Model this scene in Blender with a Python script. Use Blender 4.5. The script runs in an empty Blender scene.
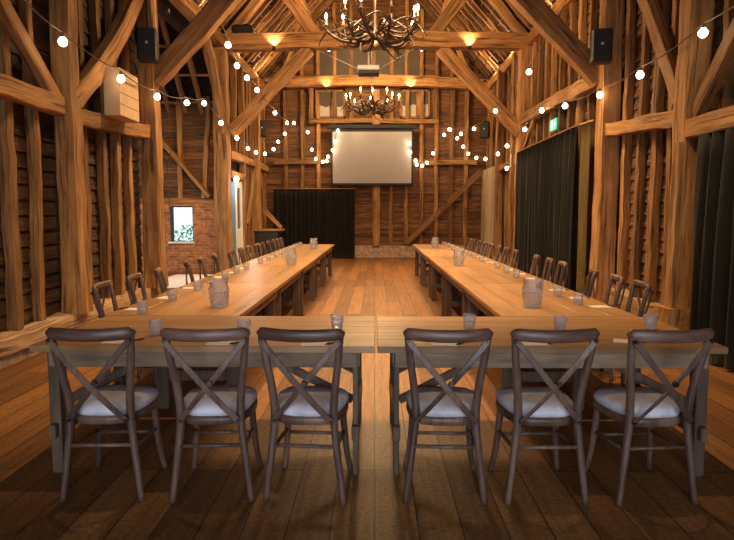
import bpy, bmesh, math, random
from mathutils import Vector, Matrix
random.seed(11)
sc = bpy.context.scene
col = sc.collection
R = math.radians

# ------------------------------------------------------------------ materials
def new_mat(name):
    m = bpy.data.materials.new(name); m.use_nodes = True
    nt = m.node_tree; nt.nodes.clear()
    out = nt.nodes.new('ShaderNodeOutputMaterial')
    b = nt.nodes.new('ShaderNodeBsdfPrincipled')
    nt.links.new(b.outputs[0], out.inputs[0])
    return m, nt, b
def nd(nt, t, **kw):
    n = nt.nodes.new(t)
    for k, v in kw.items():
        if k in n.inputs.keys(): n.inputs[k].default_value = v
        else: setattr(n, k, v)
    return n
def ramp(nt, fac, stops):
    r = nt.nodes.new('ShaderNodeValToRGB')
    e = r.color_ramp.elements
    while len(e) < len(stops): e.new(0.5)
    for i, (p, c) in enumerate(stops):
        e[i].position = p; e[i].color = (*c, 1)
    nt.links.new(fac, r.inputs[0]); return r.outputs[0]
def mul(nt, a, b, fac=1.0, mode='MULTIPLY'):
    m = nt.nodes.new('ShaderNodeMix'); m.data_type = 'RGBA'; m.blend_type = mode
    m.inputs[0].default_value = fac
    nt.links.new(a, m.inputs[6]); nt.links.new(b, m.inputs[7]); return m.outputs[2]
def coords(nt, kind, scale, rot=(0, 0, 0)):
    tc = nt.nodes.new('ShaderNodeTexCoord'); mp = nt.nodes.new('ShaderNodeMapping')
    mp.inputs['Scale'].default_value = scale; mp.inputs['Rotation'].default_value = rot
    nt.links.new(tc.outputs[kind], mp.inputs[0]); return mp
def rnd_shift(nt, vec):
    oi = nt.nodes.new('ShaderNodeObjectInfo'); a = nt.nodes.new('ShaderNodeVectorMath'); a.operation = 'MULTIPLY_ADD'
    a.inputs[1].default_value = (17, 31, 23)
    cv = nt.nodes.new('ShaderNodeCombineXYZ')
    for i in range(3): nt.links.new(oi.outputs['Random'], cv.inputs[i])
    nt.links.new(cv.outputs[0], a.inputs[0]); nt.links.new(vec, a.inputs[2])
    return a.outputs[0], oi.outputs['Random']
def bump(nt, b, h, strength=.3, dist=.01):
    bp = nt.nodes.new('ShaderNodeBump'); bp.inputs['Strength'].default_value = strength; bp.inputs['Distance'].default_value = dist
    nt.links.new(h, bp.inputs['Height']); nt.links.new(bp.outputs[0], b.inputs['Normal'])

def wood(name, stops, scale, kind='UV', rough=.7, spread=.35, bmp=.35, knots=True, coat=0.0, bdist=.01):
    m, nt, b = new_mat(name)
    mp = coords(nt, kind, scale)
    v, rv = rnd_shift(nt, mp.outputs[0])
    n = nd(nt, 'ShaderNodeTexNoise', Scale=1.0, Detail=6.0, Roughness=.62, Distortion=.35); nt.links.new(v, n.inputs[0])
    c = ramp(nt, n.outputs[0], stops)
    mp2 = coords(nt, kind, tuple(s * .12 for s in scale)); v2, _ = rnd_shift(nt, mp2.outputs[0])
    n2 = nd(nt, 'ShaderNodeTexNoise', Scale=1.0, Detail=3.0); nt.links.new(v2, n2.inputs[0])
    c = mul(nt, c, ramp(nt, n2.outputs[0], [(.3, (.62, .6, .58)), (.65, (1.1, 1.1, 1.1))]))
    if kind == 'UV':
        mp3 = coords(nt, kind, (scale[0] * 2.6, scale[1] * .8, 1)); v3, _ = rnd_shift(nt, mp3.outputs[0])
        n3 = nd(nt, 'ShaderNodeTexNoise', Scale=1.0, Detail=5.0, Roughness=.6, Distortion=.5); nt.links.new(v3, n3.inputs[0])
        c = mul(nt, c, ramp(nt, n3.outputs[0], [(.36, (.22, .17, .14)), (.46, (1, 1, 1)), (.62, (1.12, 1.1, 1.06))]), .9)
    if knots:
        vo = nd(nt, 'ShaderNodeTexVoronoi', Scale=.45); nt.links.new(v, vo.inputs[0])
        c = mul(nt, c, ramp(nt, vo.outputs[0], [(.05, (.35, .3, .28)), (.14, (1, 1, 1))]), .8)
    c = mul(nt, c, ramp(nt, rv, [(0, (1 - spread,) * 3), (1, (1 + spread * .4,) * 3)]))
    nt.links.new(c, b.inputs['Base Color'])
    b.inputs['Roughness'].default_value = rough
    b.inputs['Coat Weight'].default_value = coat
    bump(nt, b, n.outputs[0], bmp, bdist)
    return m
def plain(name, c, rough=.5, metal=0.0, var=.15, scale=12, bmp=0.0, sheen=0.0):
    m, nt, b = new_mat(name)
    mp = coords(nt, 'Object', (scale,) * 3)
    n = nd(nt, 'ShaderNodeTexNoise', Scale=1.0, Detail=4.0); nt.links.new(mp.outputs[0], n.inputs[0])
    cc = ramp(nt, n.outputs[0], [(.3, tuple(x * (1 - var) for x in c)), (.7, tuple(min(1, x * (1 + var)) for x in c))])
    nt.links.new(cc, b.inputs['Base Color'])
    b.inputs['Roughness'].default_value = rough; b.inputs['Metallic'].default_value = metal
    b.inputs['Sheen Weight'].default_value = sheen
    if bmp: bump(nt, b, n.outputs[0], bmp)
    return m
def emit(name, c, s):
    m, nt, b = new_mat(name)
    b.inputs['Base Color'].default_value = (*c, 1)
    b.inputs['Emission Color'].default_value = (*c, 1); b.inputs['Emission Strength'].default_value = s
    return m
def brick_mat(name, axes, c1, c2, mortar, bw=.23, bh=.075):
    m, nt, b = new_mat(name)
    tc = nt.nodes.new('ShaderNodeTexCoord'); sx = nt.nodes.new('ShaderNodeSeparateXYZ'); cx = nt.nodes.new('ShaderNodeCombineXYZ')
    nt.links.new(tc.outputs['Object'], sx.inputs[0])
    nt.links.new(sx.outputs[axes[0]], cx.inputs[0]); nt.links.new(sx.outputs[axes[1]], cx.inputs[1])
    nz = nd(nt, 'ShaderNodeTexNoise', Scale=5.0, Detail=3.0); nt.links.new(cx.outputs[0], nz.inputs[0])
    ad = nt.nodes.new('ShaderNodeVectorMath'); ad.operation = 'MULTIPLY_ADD'; ad.inputs[1].default_value = (.03, .02, 0)
    nt.links.new(nz.outputs['Color'], ad.inputs[0]); nt.links.new(cx.outputs[0], ad.inputs[2])
    br = nd(nt, 'ShaderNodeTexBrick', Scale=1.0); br.offset = .5
    br.inputs['Brick Width'].default_value = bw; br.inputs['Row Height'].default_value = bh
    br.inputs['Mortar Size'].default_value = .008; br.inputs['Bias'].default_value = -.1
    br.inputs['Color1'].default_value = (*c1, 1); br.inputs['Color2'].default_value = (*c2, 1); br.inputs['Mortar'].default_value = (*mortar, 1)
    nt.links.new(ad.outputs[0], br.inputs[0])
    n2 = nd(nt, 'ShaderNodeTexNoise', Scale=9.0, Detail=5.0); nt.links.new(cx.outputs[0], n2.inputs[0])
    c = mul(nt, br.outputs[0], ramp(nt, n2.outputs[0], [(.3, (.55, .5, .5)), (.7, (1.25, 1.2, 1.15))]))
    nt.links.new(c, b.inputs['Base Color']); b.inputs['Roughness'].default_value = .85
    bump(nt, b, br.outputs['Fac'], -.5, .02)
    return m

M = {}
OAK = [(.28, (.20, .09, .026)), (.5, (.43, .212, .068)), (.72, (.62, .35, .135))]
M['timber'] = wood('oak_timber', OAK, (16, 1.1, 1), rough=.75, spread=.3, bmp=.6, bdist=.02)
M['stud'] = wood('oak_stud', [(.28, (.17, .074, .021)), (.5, (.36, .175, .055)), (.72, (.54, .295, .11))], (16, 1.2, 1), rough=.78, spread=.45, bmp=.6, bdist=.02)
M['rafter'] = wood('rafter_wood', [(.3, (.15, .06, .02)), (.7, (.38, .18, .065))], (14, 1.3, 1), rough=.8, spread=.45)
M['sill'] = wood('sill_wood', [(.25, (.22, .125, .06)), (.5, (.42, .27, .15)), (.75, (.58, .42, .27))], (12, 1.0, 1), rough=.8, spread=.1, bmp=.8, bdist=.03)
M['chair'] = wood('dark_chair_wood', [(.3, (.10, .055, .040)), (.7, (.28, .165, .118))], (30, 30, 3.5), 'Object', .42, .25, .15, False)
M['rail'] = wood('dark_rail_wood', [(.3, (.10, .05, .036)), (.7, (.26, .135, .092))], (3.5, 30, 30), 'Object', .38, .25, .15, False)
TOP = [(.25, (.33, .15, .05)), (.5, (.53, .285, .115)), (.75, (.66, .40, .18))]
M['top_y'] = wood('oak_table_top_long', TOP, (9, .9, 6), 'Object', .36, .14, .12, True, .0)
M['top_x'] = wood('oak_table_top_cross', TOP, (.9, 9, 6), 'Object', .40, .14, .12, True, .0)
M['apron'] = wood('weathered_apron', [(.3, (.24, .15, .085)), (.7, (.52, .36, .23))], (3, 3, 20), 'Object', .7, .2, .3, False)
M['leg'] = wood('table_leg_wood', [(.3, (.10, .06, .035)), (.7, (.24, .16, .10))], (22, 22, 2.5), 'Object', .65, .2, .3, False)
M['speaker'] = plain('speaker_black', (.012, .011, .011), .55, var=.2, scale=60)
M['metal'] = plain('dark_metal', (.05, .04, .035), .4, .7)
M['pale_metal'] = plain('pale_metal', (.62, .6, .55), .4, .2)
M['bolt'] = plain('bolt_head', (.07, .055, .05), .35, .8)
M['card'] = plain('white_card', (.82, .8, .77), .6, var=.03)
M['pen'] = plain('black_pen', (.02, .02, .022), .35)
M['screen'] = plain('screen_fabric', (.47, .45, .45), .8, var=.015, scale=2)
M['screen_black'] = plain('screen_border', (.012, .011, .01), .6)
M['box'] = plain('pale_ply', (.62, .42, .24), .65, var=.1, scale=4)
M['antler'] = plain('antler_bone', (.045, .02, .009), .4, var=.6, scale=14, bmp=.2)
M['candle'] = plain('candle_ivory', (.75, .62, .42), .5, var=.05)
M['bulb'] = emit('festoon_bulb_glow', (1, .74, .46), 13)
M['flame'] = emit('flame_bulb_glow', (1, .62, .26), 26)
M['lampface'] = emit('uplight_glow', (1, .7, .42), 9)
M['globe'] = emit('lamp_globe_glow', (1, .78, .55), .9)
M['cable'] = plain('black_cable', (.09, .06, .04), .5)
M['gable'] = plain('grey_boarding', (.085, .066, .05), .8, var=.2, scale=2)
M['blind'] = plain('pale_blind', (.5, .46, .39), .8, var=.06, scale=3)
M['frame_white'] = plain('white_paint', (.78, .8, .8), .5, var=.04)
M['frame_dark'] = plain('dark_frame', (.03, .028, .028), .5)
M['blue'] = plain('blue_paint', (.13, .27, .42), .5, var=.08)
M['exit'] = emit('exit_sign_green', (.08, .62, .38), .55)
M['exit_white'] = emit('exit_sign_white', (.8, .95, .88), .8)
M['mat'] = plain('pale_floor_patch', (.72, .72, .74), .85, var=.06, scale=30, bmp=.2)  # pale grey of the patch on the porch floor
M['cab'] = plain('cabinet_dark', (.02, .016, .014), .55, var=.2)
M['brick'] = brick_mat('red_brick', (0, 2), (.52, .2, .075), (.26, .09, .035), (.38, .26, .16))
M['plinth_y'] = brick_mat('plinth_brick_side', (1, 2), (.36, .19, .12), (.5, .36, .27), (.42, .36, .3), .24, .085)
M['plinth_x'] = brick_mat('plinth_brick_back', (0, 2), (.5, .36, .27), (.36, .25, .18), (.5, .43, .35), .24, .085)
M['leaf'] = plain('garden_leaves', (.14, .26, .09), .7, var=.5, scale=9)
M['lawn'] = plain('lawn_grass', (.13, .24, .07), .9, var=.3, scale=2)
M['plank_door'] = wood('pale_plank_door', [(.3, (.4, .29, .18)), (.7, (.66, .52, .36))], (14, 14, 1.2), 'Object', .75, .1, .4, False)

def curtain_mat(name, a, b_):
    m, nt, b = new_mat(name)
    mp = coords(nt, 'Object', (60, 60, 2))
    n = nd(nt, 'ShaderNodeTexNoise', Scale=1.0, Detail=3.0); nt.links.new(mp.outputs[0], n.inputs[0])
    nt.links.new(ramp(nt, n.outputs[0], [(.3, a), (.7, b_)]), b.inputs['Base Color'])
    b.inputs['Roughness'].default_value = .75; b.inputs['Sheen Weight'].default_value = .1
    return m
M['curtain'] = curtain_mat('black_velvet', (.008, .007, .0045), (.020, .017, .010))
M['olive'] = curtain_mat('lit_curtain_edge', (.2, .13, .03), (.32, .22, .06))  # paler olive colour stands for light on the black curtain's edge

def boards_mat(nm='weatherboard', k=1.0):
    m, nt, b = new_mat(nm)
    tc = nt.nodes.new('ShaderNodeTexCoord'); sx = nt.nodes.new('ShaderNodeSeparateXYZ'); nt.links.new(tc.outputs['Object'], sx.inputs[0])
    dv = nd(nt, 'ShaderNodeMath', operation='DIVIDE'); dv.inputs[1].default_value = .17; nt.links.new(sx.outputs[2], dv.inputs[0])
    fl = nd(nt, 'ShaderNodeMath', operation='FLOOR'); nt.links.new(dv.outputs[0], fl.inputs[0])
    wn = nd(nt, 'ShaderNodeTexWhiteNoise'); wn.noise_dimensions = '1D'; nt.links.new(fl.outputs[0], wn.inputs['W'])
    mp = coords(nt, 'Object', (1.6, 1.6, 26))
    n = nd(nt, 'ShaderNodeTexNoise', Scale=1.0, Detail=5.0, Roughness=.65); nt.links.new(mp.outputs[0], n.inputs[0])
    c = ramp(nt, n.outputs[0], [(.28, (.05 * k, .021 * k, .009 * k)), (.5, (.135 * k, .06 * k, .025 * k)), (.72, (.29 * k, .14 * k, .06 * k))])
    c = mul(nt, c, ramp(nt, wn.outputs[0], [(0, (.6, .6, .6)), (1, (1.3, 1.25, 1.2))]))
    nt.links.new(c, b.inputs['Base Color']); b.inputs['Roughness'].default_value = .85
    bump(nt, b, n.outputs[0], .7, .012)
    return m
M['boards'] = boards_mat(); M['boards_shaded'] = boards_mat('shaded_weatherboard', .42); M['boards_lit'] = boards_mat('lit_reddish_weatherboard', 1.15)  # one board colour: left copy darkened as shade, back copy brightened as light

def roof_mat():
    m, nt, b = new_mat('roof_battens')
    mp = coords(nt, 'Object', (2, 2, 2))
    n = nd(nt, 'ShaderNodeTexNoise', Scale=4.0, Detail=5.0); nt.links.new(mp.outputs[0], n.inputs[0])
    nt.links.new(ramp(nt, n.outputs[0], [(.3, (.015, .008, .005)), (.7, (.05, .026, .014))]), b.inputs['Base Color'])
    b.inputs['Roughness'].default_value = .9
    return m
M['roof'] = roof_mat()

def floor_mat():
    m, nt, b = new_mat('worn_floorboards')
    tc = nt.nodes.new('ShaderNodeTexCoord'); sx = nt.nodes.new('ShaderNodeSeparateXYZ'); cx = nt.nodes.new('ShaderNodeCombineXYZ')
    nt.links.new(tc.outputs['Object'], sx.inputs[0]); nt.links.new(sx.outputs[1], cx.inputs[0]); nt.links.new(sx.outputs[0], cx.inputs[1])
    br = nd(nt, 'ShaderNodeTexBrick', Scale=1.0); br.offset = .37; br.offset_frequency = 2
    br.inputs['Brick Width'].default_value = 3.4; br.inputs['Row Height'].default_value = .21
    br.inputs['Mortar Size'].default_value = .004; br.inputs['Bias'].default_value = 0
    br.inputs['Color1'].default_value = (.37, .175, .056, 1); br.inputs['Color2'].default_value = (.16, .068, .021, 1); br.inputs['Mortar'].default_value = (.03, .014, .007, 1)
    nt.links.new(cx.outputs[0], br.inputs[0])
    mp = coords(nt, 'Object', (24, 1.3, 1)); n = nd(nt, 'ShaderNodeTexNoise', Scale=1.0, Detail=6.0, Roughness=.65); nt.links.new(mp.outputs[0], n.inputs[0])
    c = mul(nt, br.outputs[0], ramp(nt, n.outputs[0], [(.3, (.6, .55, .5)), (.7, (1.3, 1.25, 1.2))]))
    n2 = nd(nt, 'ShaderNodeTexNoise', Scale=38.0, Detail=4.0, Roughness=.7); nt.links.new(tc.outputs['Object'], n2.inputs[0])
    c = mul(nt, c, ramp(nt, n2.outputs[0], [(.36, (.55, .5, .48)), (.56, (1.1, 1.1, 1.1))]), .75)
    nt.links.new(c, b.inputs['Base Color'])
    nt.links.new(ramp(nt, n2.outputs[0], [(.3, (.55,) * 3), (.7, (.36,) * 3)]), b.inputs['Roughness'])
    bump(nt, b, br.outputs['Fac'], -.5, .006)
    return m
M['floor'] = floor_mat()

def fabric_mat():
    m, nt, b = new_mat('seat_leather')
    mp = coords(nt, 'Object', (7, 7, 7)); n = nd(nt, 'ShaderNodeTexNoise', Scale=1.0, Detail=4.0, Distortion=.6); v, _ = rnd_shift(nt, mp.outputs[0]); nt.links.new(v, n.inputs[0])
    nt.links.new(ramp(nt, n.outputs[0], [(.35, (.60, .55, .58)), (.6, (.86, .85, .92))]), b.inputs['Base Color'])
    b.inputs['Roughness'].default_value = .5
    bump(nt, b, n.outputs[0], .35, .02)
    return m
M['seat'] = fabric_mat()

def glass_mat(name, tint, white):
    m = bpy.data.materials.new(name); m.use_nodes = True; nt = m.node_tree; nt.nodes.clear()
    out = nt.nodes.new('ShaderNodeOutputMaterial')
    tr = nt.nodes.new('ShaderNodeBsdfTransparent'); tr.inputs[0].default_value = (*tint, 1)
    gl = nt.nodes.new('ShaderNodeBsdfGlossy'); gl.inputs['Roughness'].default_value = .04
    df = nt.nodes.new('ShaderNodeBsdfDiffuse'); df.inputs[0].default_value = (.82, .86, .92, 1)
    lw = nt.nodes.new('ShaderNodeLayerWeight'); lw.inputs[0].default_value = .42
    fr = nt.nodes.new('ShaderNodeMath'); fr.operation = 'MULTIPLY'; fr.inputs[1].default_value = .8; nt.links.new(lw.outputs['Facing'], fr.inputs[0])
    m1 = nt.nodes.new('ShaderNodeMixShader'); m2 = nt.nodes.new('ShaderNodeMixShader'); m2.inputs[0].default_value = white
    nt.links.new(fr.outputs[0], m1.inputs[0]); nt.links.new(tr.outputs[0], m1.inputs[1]); nt.links.new(gl.outputs[0], m1.inputs[2])
    nt.links.new(m1.outputs[0], m2.inputs[1]); nt.links.new(df.outputs[0], m2.inputs[2]); nt.links.new(m2.outputs[0], out.inputs[0])
    return m
M['glass'] = glass_mat('cut_glass', (.985, .985, .99), .17)
M['water'] = glass_mat('water', (.97, .98, 1), .06)
M['pane'] = glass_mat('window_pane', (.96, .98, .98), .02)

# ------------------------------------------------------------------ mesh helpers
def link(name, me, mat, parent=None, loc=(0, 0, 0), smooth=False):
    o = bpy.data.objects.new(name, me); col.objects.link(o); o.location = loc
    if mat: me.materials.append(mat)
    if parent: o.parent = parent
    if smooth:
        for p in me.polygons: p.use_smooth = True
    return o
def from_bm(name, bm, mat, parent=None, loc=(0, 0, 0), smooth=False):
    bmesh.ops.recalc_face_normals(bm, faces=bm.faces)
    me = bpy.data.meshes.new(name); bm.to_mesh(me); bm.free()
    return link(name, me, mat, parent, loc, smooth)
def add_box(bm, a, b, bev=0.0, rot=None, at=None):
    r = bmesh.ops.create_cube(bm, size=1)
    vs = r['verts']
    c = [(a[i] + b[i]) / 2 for i in range(3)]; s = [abs(b[i] - a[i]) for i in range(3)]
    for v in vs: v.co = Vector((v.co[0] * s[0], v.co[1] * s[1], v.co[2] * s[2]))
    if rot: bmesh.ops.rotate(bm, verts=vs, cent=(0, 0, 0), matrix=rot)
    bmesh.ops.translate(bm, verts=vs, vec=c)
    if bev:
        es = list({e for v in vs for e in v.link_edges})
        bmesh.ops.bevel(bm, geom=es, offset=bev, segments=1, affect='EDGES', profile=.5)
def box(name, a, b, mat, parent=None, bev=.004):
    bm = bmesh.new(); add_box(bm, a, b, bev); return from_bm(name, bm, mat, parent)
def frames(pts):
    out = []; n = len(pts); up = None
    for i in range(n):
        t = (pts[min(i + 1, n - 1)] - pts[max(i - 1, 0)]).normalized()
        if up is None:
            up = Vector((0, 0, 1)) if abs(t.z) < .9 else Vector((1, 0, 0))
        s = t.cross(up).normalized(); up = s.cross(t).normalized(); out.append((s, up))
    return out
def add_tube(bm, pts, radii, seg=10, flat=None, cap=True):
    pts = [Vector(p) for p in pts]; fr = frames(pts); rings = []
    if not hasattr(radii, '__len__'): radii = [radii] * len(pts)
    for p, r, (s, u) in zip(pts, radii, fr):
        ring = []
        for k in range(seg):
            a = 2 * math.pi * k / seg
            ring.append(bm.verts.new(p + s * math.cos(a) * r + u * math.sin(a) * r * (flat or 1)))
        rings.append(ring)
    for a, b in zip(rings, rings[1:]):
        for k in range(seg): bm.faces.new((a[k], a[(k + 1) % seg], b[(k + 1) % seg], b[k]))
    if cap: bm.faces.new(rings[0][::-1]); bm.faces.new(rings[-1])
def smooth_path(pts, n=6):
    P = [Vector(p) for p in pts]; out = []
    for i in range(len(P) - 1):
        p0 = P[max(i - 1, 0)]; p1 = P[i]; p2 = P[i + 1]; p3 = P[min(i + 2, len(P) - 1)]
        for k in range(n):
            t = k / n
            out.append(.5 * ((2 * p1) + (p2 - p0) * t + (2 * p0 - 5 * p1 + 4 * p2 - p3) * t * t + (3 * p1 - p0 - 3 * p2 + p3) * t ** 3))
    out.append(P[-1]); return out
def tube(name, pts, radii, mat, parent=None, seg=10, sm=0, flat=None):
    if sm:
        n0 = len(pts); path = smooth_path(pts, sm)
        if hasattr(radii, '__len__'):
            rr = []
            for i in range(len(path)):
                t = i / sm; k = min(int(t), n0 - 2); f = t - k; rr.append(radii[k] * (1 - f) + radii[k + 1] * f)
            radii = rr
        pts = path
    bm = bmesh.new(); add_tube(bm, pts, radii, seg, flat); return from_bm(name, bm, mat, parent, smooth=True)
def add_ribbon(bm, pts, wdir, w, t):
    """flat bar along pts, wide along wdir-ish"""
    pts = [Vector(p) for p in pts]; rings = []
    for i, p in enumerate(pts):
        tg = (pts[min(i + 1, len(pts) - 1)] - pts[max(i - 1, 0)]).normalized()
        nrm = tg.cross(Vector(wdir)).normalized(); wd = nrm.cross(tg).normalized()
        ww = w(i / (len(pts) - 1)) if callable(w) else w
        rings.append([bm.verts.new(p + wd * a * ww / 2 + nrm * b * t / 2) for a, b in ((-1, -.5), (-.8, -1), (.8, -1), (1, -.5), (1, .5), (.8, 1), (-.8, 1), (-1, .5))])
    for a, b in zip(rings, rings[1:]):
        for k in range(8): bm.faces.new((a[k], a[(k + 1) % 8], b[(k + 1) % 8], b[k]))
    bm.faces.new(rings[0][::-1]); bm.faces.new(rings[-1])
def ribbon(name, pts, wdir, w, t, mat, parent=None):
    bm = bmesh.new(); add_ribbon(bm, pts, wdir, w, t); return from_bm(name, bm, mat, parent)
def lathe(bm, prof, seg=20, mod=None, cap0=True, cap1=True):
    rings = []
    for (r, z) in prof:
        rings.append([bm.verts.new((math.cos(2 * math.pi * k / seg) * r * (mod(k, z) if mod else 1), math.sin(2 * math.pi * k / seg) * r * (mod(k, z) if mod else 1), z)) for k in range(seg)])
    for a, b in zip(rings, rings[1:]):
        for k in range(seg): bm.faces.new((a[k], a[(k + 1) % seg], b[(k + 1) % seg], b[k]))
    if cap0: bm.faces.new(rings[0][::-1])
    if cap1: bm.faces.new(rings[-1])

def timber(name, p0, p1, w, d, mat=None, parent=None, wob=.02, taper=1.0, side=None, bow=(0, 0, 0), flare=None):
    """a rough-hewn beam from p0 to p1; w across `side`, d across the other way"""
    p0 = Vector(p0); p1 = Vector(p1); ax = (p1 - p0); L = ax.length; t = ax.normalized()
    s = Vector(side) if side else (Vector((1, 0, 0)) if abs(t.z) > .8 else t.cross(Vector((0, 0, 1))))
    s = (s - t * s.dot(t)).normalized(); u = t.cross(s).normalized()
    n = max(3, int(L / .22)); c = .12
    prof = [(-1, -1 + c), (-1 + c, -1), (1 - c, -1), (1, -1 + c), (1, 1 - c), (1 - c, 1), (-1 + c, 1), (-1, 1 - c)]
    bm = bmesh.new(); uvl = bm.loops.layers.uv.new('UVMap'); rings = []; ox = oy = 0.0
    for i in range(n + 1):
        f = i / n; k = 1 + (taper - 1) * f
        if flare: k *= 1 + flare * max(0, 1 - f * 5) ** 2
        ox += random.uniform(-wob, wob) * .5; oy += random.uniform(-wob, wob) * .5; ox *= .85; oy *= .85
        cen = p0 + ax * f + Vector(bow) * math.sin(math.pi * f) + s * ox + u * oy
        ring = []
        for (a, b) in prof:
            j = random.uniform(-wob, wob) * .35
            ring.append(bm.verts.new(cen + s * (a * w / 2 * k + j) + u * (b * d / 2 * k + random.uniform(-wob, wob) * .35)))
        rings.append(ring)
    per = 2 * (w + d)
    for i in range(n):
        for k in range(8):
            fc = bm.faces.new((rings[i][k], rings[i][(k + 1) % 8], rings[i + 1][(k + 1) % 8], rings[i + 1][k]))
            for lp, (uu, vv) in zip(fc.loops, ((k, i), (k + 1, i), (k + 1, i + 1), (k, i + 1))):
                lp[uvl].uv = (uu / 8 * per, vv / n * L)
    for rg in (rings[0][::-1], rings[-1]):
        fc = bm.faces.new(rg)
        for lp in fc.loops: lp[uvl].uv = (lp.vert.co.x * .3 + lp.vert.co.y * .3, lp.vert.co.z * .3)
    return from_bm(name, bm, mat or M['timber'], parent)

def tag(o, label, cat, group=None, kind=None):
    o['label'] = label; o['category'] = cat
    if group: o['group'] = group
    if kind: o['kind'] = kind
    return o
def struct(o): o['kind'] = 'structure'; return o
def empty(name, loc, rz=0, label=None, cat=None, group=None):
    o = bpy.data.objects.new(name, None); col.objects.link(o); o.location = loc; o.rotation_euler = (0, 0, rz); o.empty_display_size = .1
    if label: tag(o, label, cat, group)
    return o
KIDS = {}
def reparent_index():
    KIDS.clear()
    for o in bpy.data.objects:
        if o.parent: KIDS.setdefault(o.parent.name, []).append(o)
def copy_tree(o, parent=None):
    c = o.copy(); col.objects.link(c)
    if parent: c.parent = parent
    for ch in KIDS.get(o.name, []): copy_tree(ch, c)
    return c
ORD = ['first', 'second', 'third', 'fourth', 'fifth', 'sixth', 'seventh', 'eighth', 'ninth', 'tenth', 'eleventh', 'twelfth', 'thirteenth', 'fourteenth', 'fifteenth', 'sixteenth']

# ------------------------------------------------------------------ setting
WX = 3.80       # face of the boarding
fl = box('floor', (-7.2, -3.2, -.12), (4.3, 20.9, 0), M['floor'], bev=0); struct(fl)

def boarding(name, axis, pos, lo, hi, z0, z1, sign, step=.17, holes=(), mk='boards'):
    """overlapping weatherboards; axis 'x' = wall plane at x=pos running along y"""
    bm = bmesh.new(); z = z0; th = .02; k = 0
    while z < z1 - .01:
        zt = min(z + step + .02, z1)
        segs = [(lo, hi)]
        for (a, b, h0, h1) in holes:
            if z < h1 - .02 and zt > h0 + .02:
                ns = []
                for (p, q) in segs:
                    if b <= p or a >= q: ns.append((p, q)); continue
                    if a > p: ns.append((p, a))
                    if b < q: ns.append((b, q))
                segs = ns
        for (p, q) in segs:
            j = random.uniform(-.004, .004)
            cs = [(pos - sign * (.0 + j), z), (pos + sign * th, z), (pos + sign * (th + .03), zt), (pos + sign * .03, zt)]
            vs = []
            for e in (p, q):
                for (n, zz) in cs:
                    vs.append(bm.verts.new((n, e, zz) if axis == 'x' else (e, n, zz)))
            for f in ((0, 1, 2, 3), (7, 6, 5, 4), (0, 4, 5, 1), (1, 5, 6, 2), (2, 6, 7, 3), (3, 7, 4, 0)):
                bm.faces.new([vs[i] for i in f])
        z += step; k += 1
    # outer skin closing the wall
    for (a, b, h0, h1) in ():
        pass
    return from_bm(name, bm, M[mk])

# ---- left wall
wl = struct(boarding('wall_left', 'x', -WX, -3, 20.6, .30, 5.75, -1, holes=((9.75, 15.25, 0, 9), (15.42, 16.72, 0, 2.42)), mk='boards_shaded'))
for (a, b) in ((-3, 9.75), (16.75, 20.5)):
    box('brick_plinth', (-WX - .2, a, 0), (-3.60, b, .15), M['plinth_y'], wl, .01)
    timber('sill_beam', (-3.70, a, .23), (-3.70, b, .23), .26, .17, M['sill'], wl, .03)
near_studs = [.2, .75, 1.3, 1.85, 2.4, 2.95, 3.5, 4.05, 4.55, 5.07, 5.6, 6.11, 6.62, 7.76, 8.27, 8.72, 9.2]
for y in near_studs:
    timber('stud', (-3.755, y + random.uniform(-.03, .03), .30), (-3.755, y + random.uniform(-.03, .03), 5.6), .11, .115 + random.uniform(-.02, .03), M['stud'], wl, .02, .9)
for y in (16.9, 17.4, 17.9, 19.1, 19.6, 20.1):
    timber('stud', (-3.72, y, .30), (-3.72, y, 5.6), .15, .14, M['stud'], wl, .02, .9)
timber('stud', (-3.68, 16.8, .0), (-3.68, 16.8, 5.6), .15, .16, M['stud'], wl, .02)
timber('stud', (-3.72, 16.05, 2.9), (-3.72, 16.05, 5.6), .15, .12, M['stud'], wl, .02)
timber('wall_rail', (-3.66, 15.2, 3.0), (-3.66, 20.4, 3.0), .16, .2, M['stud'], wl, .02)
timber('wall_rail', (-3.66, 15.2, 2.52), (-3.66, 16.8, 2.52), .14, .16, M['stud'], wl, .02)

bm = bmesh.new(); add_box(bm, (-4.0, -3, .16), (-3.84, 9.75, 5.8)); add_box(bm, (-4.0, 16.75, .16), (-3.84, 20.6, 5.8)); add_box(bm, (-4.0, 15.5, 2.45), (-3.84, 16.75, 5.8)); from_bm('outer_cladding', bm, M['boards'], wl)
# ---- right wall
wr = struct(boarding('wall_right', 'x', WX, -3, 20.6, .30, 5.75, 1))
bm = bmesh.new(); add_box(bm, (3.87, -3, 0), (4.0, 20.6, 5.8)); from_bm('outer_cladding', bm, M['boards'], wr)
for (a, b) in ((-3, 2.8), (7.1, 20.5)):
    timber('stone_plinth', (3.76, a, .15), (3.76, b, .15), .30, .30, M['sill'], wr, .09)
for y in [.2, .75, 1.3, 1.85, 2.4, 2.95, 3.5, 4.0, 4.5, 5.0, 5.5, 6.05, 6.55, 7.65, 8.07, 8.55, 9.05, 10.15, 16.1, 16.6, 17.1, 17.6, 18.1, 18.6, 19.1, 19.6, 20.1]:
    timber('stud', (3.755, y * 1.01 + random.uniform(-.03, .03), .30), (3.755, y * 1.01 + random.uniform(-.03, .03), 5.6), .11, .115 + random.uniform(-.02, .03), M['stud'], wr, .02, .9)
for i in range(8):
    y = 10.7 + i * .55
    timber('stud', (3.75, y, .3), (3.75, y, 5.6), .12, .12, M['stud'], wr, .02, .9)
timber('wall_rail', (3.64, 15.1, 2.86), (3.64, 20.4, 2.80), .14, .16, M['stud'], wr, .02)
timber('stud', (3.62, 17.75, 0.3), (3.62, 17.75, 5.6), .2, .24, M['stud'], wr, .02)
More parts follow.
